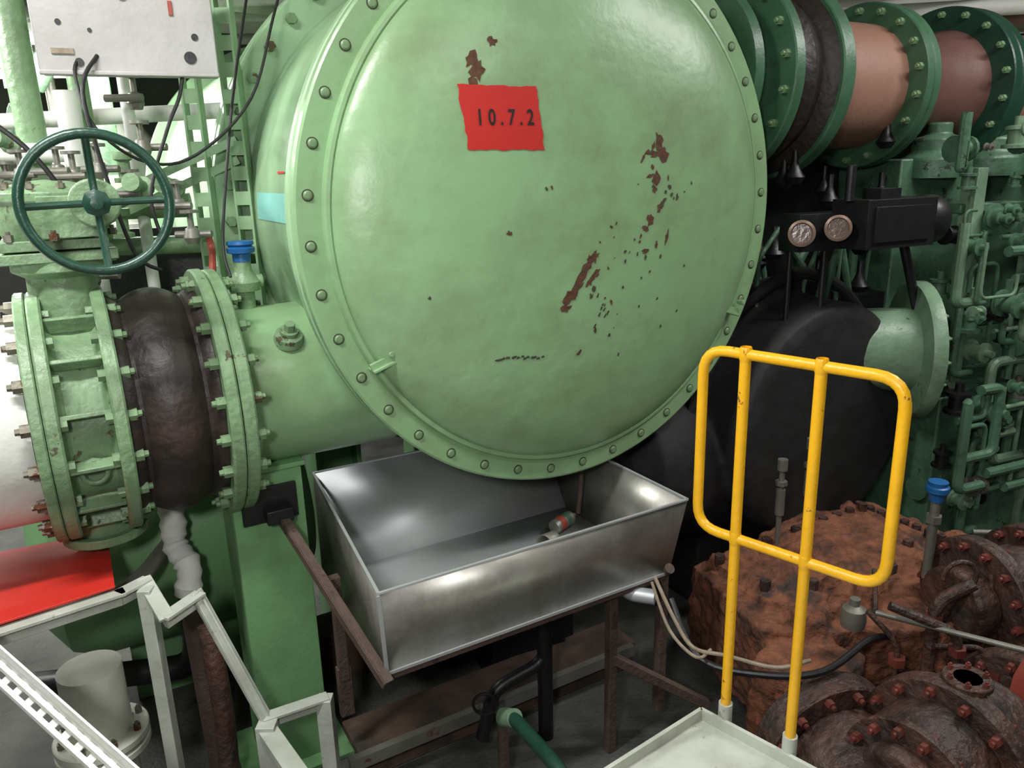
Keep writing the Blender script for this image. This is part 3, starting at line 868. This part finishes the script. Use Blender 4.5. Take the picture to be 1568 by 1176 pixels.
for nm, mm, cnt in (('pipework', 'green_engine', 60), ('pipework_pale', 'green_pale', 30)):
    q = g.p(nm, mm)
    for k in range(cnt):
        x = random.uniform(-.2, 1.7); z = random.uniform(.3, 2.3); y = random.uniform(-.14, .12)
        P = [(x, y, z)]
        for s2 in range(3):
            if s2 % 2 == (k % 2):
                x = min(1.8, max(-.2, x+random.uniform(-.4, .4)))
            else:
                z = min(2.4, max(.2, z+random.uniform(-.5, .5)))
            P.append((x, y, z))
        q.bent(P, random.choice([.008, .012, .018, .026]), .05, 10)
w = g.p('conduits', 'cream')
for k in range(6):
    x = random.uniform(0, 1.2); z = random.uniform(.5, 1.8)
    w.bent([(x, -.16, z), (x+random.uniform(.0, .2), -.17, z+.3), (x+random.uniform(-.1, .3), -.1, z+.5)], .005, .06, 8)
h = g.p('head_covers', 'green_engine', bevel=.01)
for k in range(4):
    h.lathe((.15+.42*k, .5, 2.1), (0, 0, 1), [(.17, 0), (.17, .10), (.13, .13), (.13, .2), (.06, .22), (.06, .28), (0, .28)], 28)
g.done()

# ---------------- overhead
g = Thing('overhead_piping')
a = g.p('large_duct', 'cream')
a.cyl((-4.6, 5.0, 3.5), (1.5, 8.5, 3.6), .28, seg=36); a.cyl((-4.0, 3.0, 3.45), (-.2, 4.1, 3.75), .16, seg=28); a.cyl((-3.6, 3.2, 3.15), (-.9, 5.8, 3.3), .10, seg=24)
a.cyl((-2.3, 2.2, 3.05), (-1.0, 4.6, 3.3), .12, seg=24)
c = g.p('small_pipes', 'white_frame')
for k in range(7):
    c.cyl((-4.5, 3.3+k*.35, 3.0+.12*(k % 3)), (5.0, 5.3+k*.4, 3.35+.1*(k % 4)), .035+.01*(k % 3), seg=14)
e = g.p('beams', 'ceiling_paint')
for k in range(6):
    e.beam((-4.8, 1.2+k*1.4, 4.12), (6.8, 1.2+k*1.4, 4.12), .12, .36)
g.p('right_pipes', 'maroon_pipe').cyl((1.8, 6.2, 3.2), (6.5, 4.8, 3.0), .12, seg=24)
r2 = g.p('right_light_pipes', 'white_pipe')
for k in range(4):
    r2.cyl((1.2, 5.6+k*.4, 3.1+.13*k), (6.6, 4.6+k*.4, 3.1+.13*k), .05, seg=14)
g.done()
g = Thing('storage_tank'); g.p('shell', 'cream').lathe((-3.4, 6.6, 0), (0, 0, 1), [(.5, 0), (.5, 2.5), (.35, 2.7), (0, 2.75)], 36); g.p('band', 'white_frame').disc((-3.4, 6.6, 1.8), (0, 0, 1), .52, .06); g.done()
g = Thing('storage_tank'); g.p('shell', 'green_engine').lathe((4.6, 6.8, 0), (0, 0, 1), [(.6, 0), (.6, 2.5), (.35, 2.75), (0, 2.8)], 36); g.p('band', 'green_pale').disc((4.6, 6.8, 1.8), (0, 0, 1), .62, .06); g.done()
g = Thing('background_pipework')
for mm, cnt in (('green_mid', 10), ('green_pale', 12), ('white_pipe', 12), ('grey_steel', 6)):
    c = g.p('lines_'+mm, mm)
    for k in range(cnt):
        x = random.uniform(-4.2, -2.3); y = random.uniform(3.6, 5.2); z = random.uniform(.3, 2.7)
        c.bent([(x, y, z), (x, y, z+random.uniform(.3, 1)), (x+random.uniform(-.5, .4), y, z+random.uniform(.3, 1))], random.choice([.02, .03, .05, .07]), .08, 12)
g.done()
g = Thing('dark_pipework')
d2 = g.p('dark_lines', 'black_metal')
for k in range(18):
    x = random.uniform(1.6, 3.4); y = random.uniform(5.4, 6.2); z = random.uniform(1.2, 2.6)
    d2.bent([(x, y, z-.9), (x, y, z), (x+random.uniform(-.8, .8), y, z+.05)], random.choice([.03, .05, .08]), .1, 12)
g.done()

# ---------------- left: electrical box, perforated post, valves, cables
g = Thing('junction_box_panel', (-1.155, 2.58, 2.53), math.radians(22))
b = g.p('box', 'panel_box', bevel=.004)
b.box((0, 0, .18), (.50, .1, .40)); b.box((0, -.055, -.02), (.50, .012, .015))
k = g.p('holes', 'black_metal')
for x, z, r in ((.17, .03, .018), (-.14, .01, .012), (-.18, .12, .008), (.02, .24, .010), (-.10, .10, .006), (.19, .09, .010)):
    k.cyl((x, -.05, z), (x, -.054, z), r)
g.p('button', 'blue_cap').cyl((.0, -.05, .20), (.0, -.056, .20), .014)
g.p('tag', 'copper_red').box((.13, -.053, .17), (.012, .006, .04))
g.p('small_tag', 'rope').box((-.18, -.053, .04), (.06, .006, .015))
g.done()
g = Thing('perforated_cable_ladder')
b = g.p('uprights', 'green_shell')
for x, y in ((-1.13, 2.95), (-1.0, 3.0)):
    b.beam((x-.02, y, 1.2), (x-.02, y, 2.95), .008, .05, up=(0, 1, 0)); b.beam((x+.035, y, 1.2), (x+.035, y, 2.95), .008, .05, up=(0, 1, 0))
    for k in range(20):
        b.box((x+.008, y-.02, 1.22+k*.09), (.05, .006, .05))
b.beam((-1.45, 2.8, 2.12), (-1.0, 3.0, 2.33), .04, .03)
b.beam((-1.45, 2.8, 2.05), (-1.0, 3.0, 2.26), .01, .03)
g.done()
g = Thing('green_pipe_manifold')
b = g.p('pipes', 'green_valve')
b.cyl((-1.75, 3.0, 1.3), (-1.75, 3.0, 3.0), .05); b.cyl((-1.55, 3.0, 1.9), (-1.55, 3.0, 3.0), .035)
b.bent([(-2.6, 2.8, 2.25), (-1.9, 2.85, 2.25), (-1.6, 2.9, 2.1), (-1.2, 3.0, 2.1)], .045, .1, 16)
b.bent([(-2.6, 2.9, 1.95), (-1.2, 3.05, 1.95)], .035, .1, 16)
b.lathe((-2.05, 2.8, 2.1), (0, 0, 1), [(0, 0), (.13, 0), (.13, .03), (.09, .05), (.09, .2), (.12, .22), (.12, .25), (0, .25)], 28)
for k in range(18):
    x = -1.15-.07*k
    b.lathe((x, 2.72+random.uniform(-.05, .1), 2.0+random.uniform(-.1, .35)), random.choice([(0, 0, 1), (0, -1, .2)]), [(0, 0), (.035, 0), (.035, .015), (.02, .02), (.02, .07), (.03, .075), (.03, .1), (0, .1)], 14)
w = g.p('steel_valves', 'grey_steel')
for k in range(18):
    x = -1.05-.055*k; z = 1.95+random.uniform(-.15, .5)
    w.lathe((x, 2.6+random.uniform(-.05, .1), z), (0, 0, 1), [(0, 0), (.02, 0), (.028, .02), (.02, .05), (.01, .055), (.01, .1), (.03, .1), (.03, .11), (0, .11)], 12)
    w.cyl((x-.06, 2.62, z+.03), (x+.06, 2.62, z+.03), .012, seg=10)
wp = g.p('white_tubes', 'white_pipe')
wp.cyl((-1.52, 2.85, 1.3), (-1.52, 2.85, 2.5), .04); wp.cyl((-2.1, 2.95, 2.3), (-1.5, 2.95, 2.3), .035); wp.cyl((-1.36, 2.95, 1.3), (-1.36, 2.95, 2.6), .022); wp.cyl((-2.0, 3.1, 2.42), (-1.1, 3.2, 2.45), .03)
g.p('dark_panel', 'black_metal').box((-1.7, 3.25, 1.75), (.8, .05, .5), rz=.3)
g.done()
g = Thing('electrical_cables')
b = g.p('cables', 'ink_black')
for pts, r in (
    ([(-1.27, 2.5, 2.56), (-1.27, 2.45, 2.5), (-1.22, 2.42, 2.35), (-1.12, 2.5, 2.25), (-1.0, 2.6, 2.27), (-.85, 2.75, 2.45), (-.78, 2.9, 2.75), (-.70, 3.1, 3.1)], .005),
    ([(-1.22, 2.5, 2.56), (-1.24, 2.42, 2.45), (-1.2, 2.4, 2.2), (-1.15, 2.4, 1.98), (-1.10, 2.45, 1.92)], .006),
    ([(-1.0, 2.6, 2.56), (-1.02, 2.58, 2.45), (-1.06, 2.55, 2.35), (-1.12, 2.5, 2.15), (-1.1, 2.5, 2.0)], .006),
    ([(-1.85, 2.4, 2.35), (-1.6, 2.35, 2.42), (-1.4, 2.35, 2.3), (-1.3, 2.4, 2.1)], .008),
    ([(-.86, 2.95, 2.9), (-.90, 2.75, 2.5), (-.93, 2.65, 2.2), (-.95, 2.6, 1.98), (-.92, 2.55, 1.88)], .005)):
    b.sweep(pts, r, 8, sm=6)
g.p('red_lead', 'copper_red').sweep([(-1.04, 2.72, 2.0), (-1.02, 2.68, 1.95), (-1.02, 2.66, 1.88)], .012, 8, sm=4)
g.done()

# ---------------- lamps
def lamp(x, y, z, rz, power, L=1.2, tilt=0.0):
    g = Thing('fluorescent_light', (x, y, z), rz)
    g.e.rotation_euler = (tilt, 0, rz)
    g.p('housing', 'white_pipe', bevel=.004).box((0, 0, .05), (L+.1, .2, .05))
    for s3 in (-.05, .05):
        g.p('tube', 'lamp_tube').cyl((-L/2, s3, 0), (L/2, s3, 0), .016, seg=12)
        g.p('holder', 'white_pipe').box((-L/2-.01, s3, .01), (.02, .04, .05)).box((L/2+.01, s3, .01), (.02, .04, .05))
    g.done()
    ld = bpy.data.lights.new('tube_light', 'AREA'); ld.shape = 'RECTANGLE'; ld.size = L; ld.size_y = .16
    ld.energy = power; ld.color = (.98, .99, .96)
    o = bpy.data.objects.new('tube_light', ld); sc.collection.objects.link(o); o.parent = g.e; o.location = (0, 0, -.03)
lamp(-1.3, 1.1, 3.7, .5, 85)
lamp(1.4, .6, 3.8, .5, 20)
lamp(-3.0, 2.5, 3.1, 2.0, 70, tilt=-.9)
lamp(-2.6, 4.6, 2.95, .2, 70)
lamp(2.6, 2.6, 3.8, .3, 35)
lamp(-3.6, 5.6, 2.9, .1, 90)
lamp(3.6, 6.0, 2.95, 0, 70)
lamp(3.6, 3.2, 3.8, 0, 40)
ld = bpy.data.lights.new('camera_fill', 'AREA'); ld.shape = 'DISK'; ld.size = .25; ld.energy = 30; ld.color = (1, .99, .97)  # soft fill light added just behind the camera, no fixture hangs there
o = bpy.data.objects.new('camera_fill', ld); sc.collection.objects.link(o)
o.location = (-.35, -.25, 2.5)
o.rotation_euler = (V((.1, 2.8, 1.5))-o.location).to_track_quat('-Z', 'Y').to_euler()

w = bpy.data.worlds.new('World'); sc.world = w; w.use_nodes = True
w.node_tree.nodes['Background'].inputs[0].default_value = (.75, .8, .78, 1)
w.node_tree.nodes['Background'].inputs[1].default_value = .15

# ---------------- camera
cd_ = bpy.data.cameras.new('camera'); cam = bpy.data.objects.new('camera', cd_); sc.collection.objects.link(cam)
cd_.sensor_width = 36; cd_.lens = 27.05; cd_.clip_start = .05
cam.location = (0, 0, H)
cam.rotation_mode = 'QUATERNION'
th = math.radians(15.6); ro = math.radians(-1.5)
q = Matrix.Rotation(pi/2-th, 4, 'X') @ Matrix.Rotation(ro, 4, 'Z')
cam.rotation_quaternion = q.to_quaternion()
sc.camera = cam
sc.view_settings.view_transform = 'Standard'
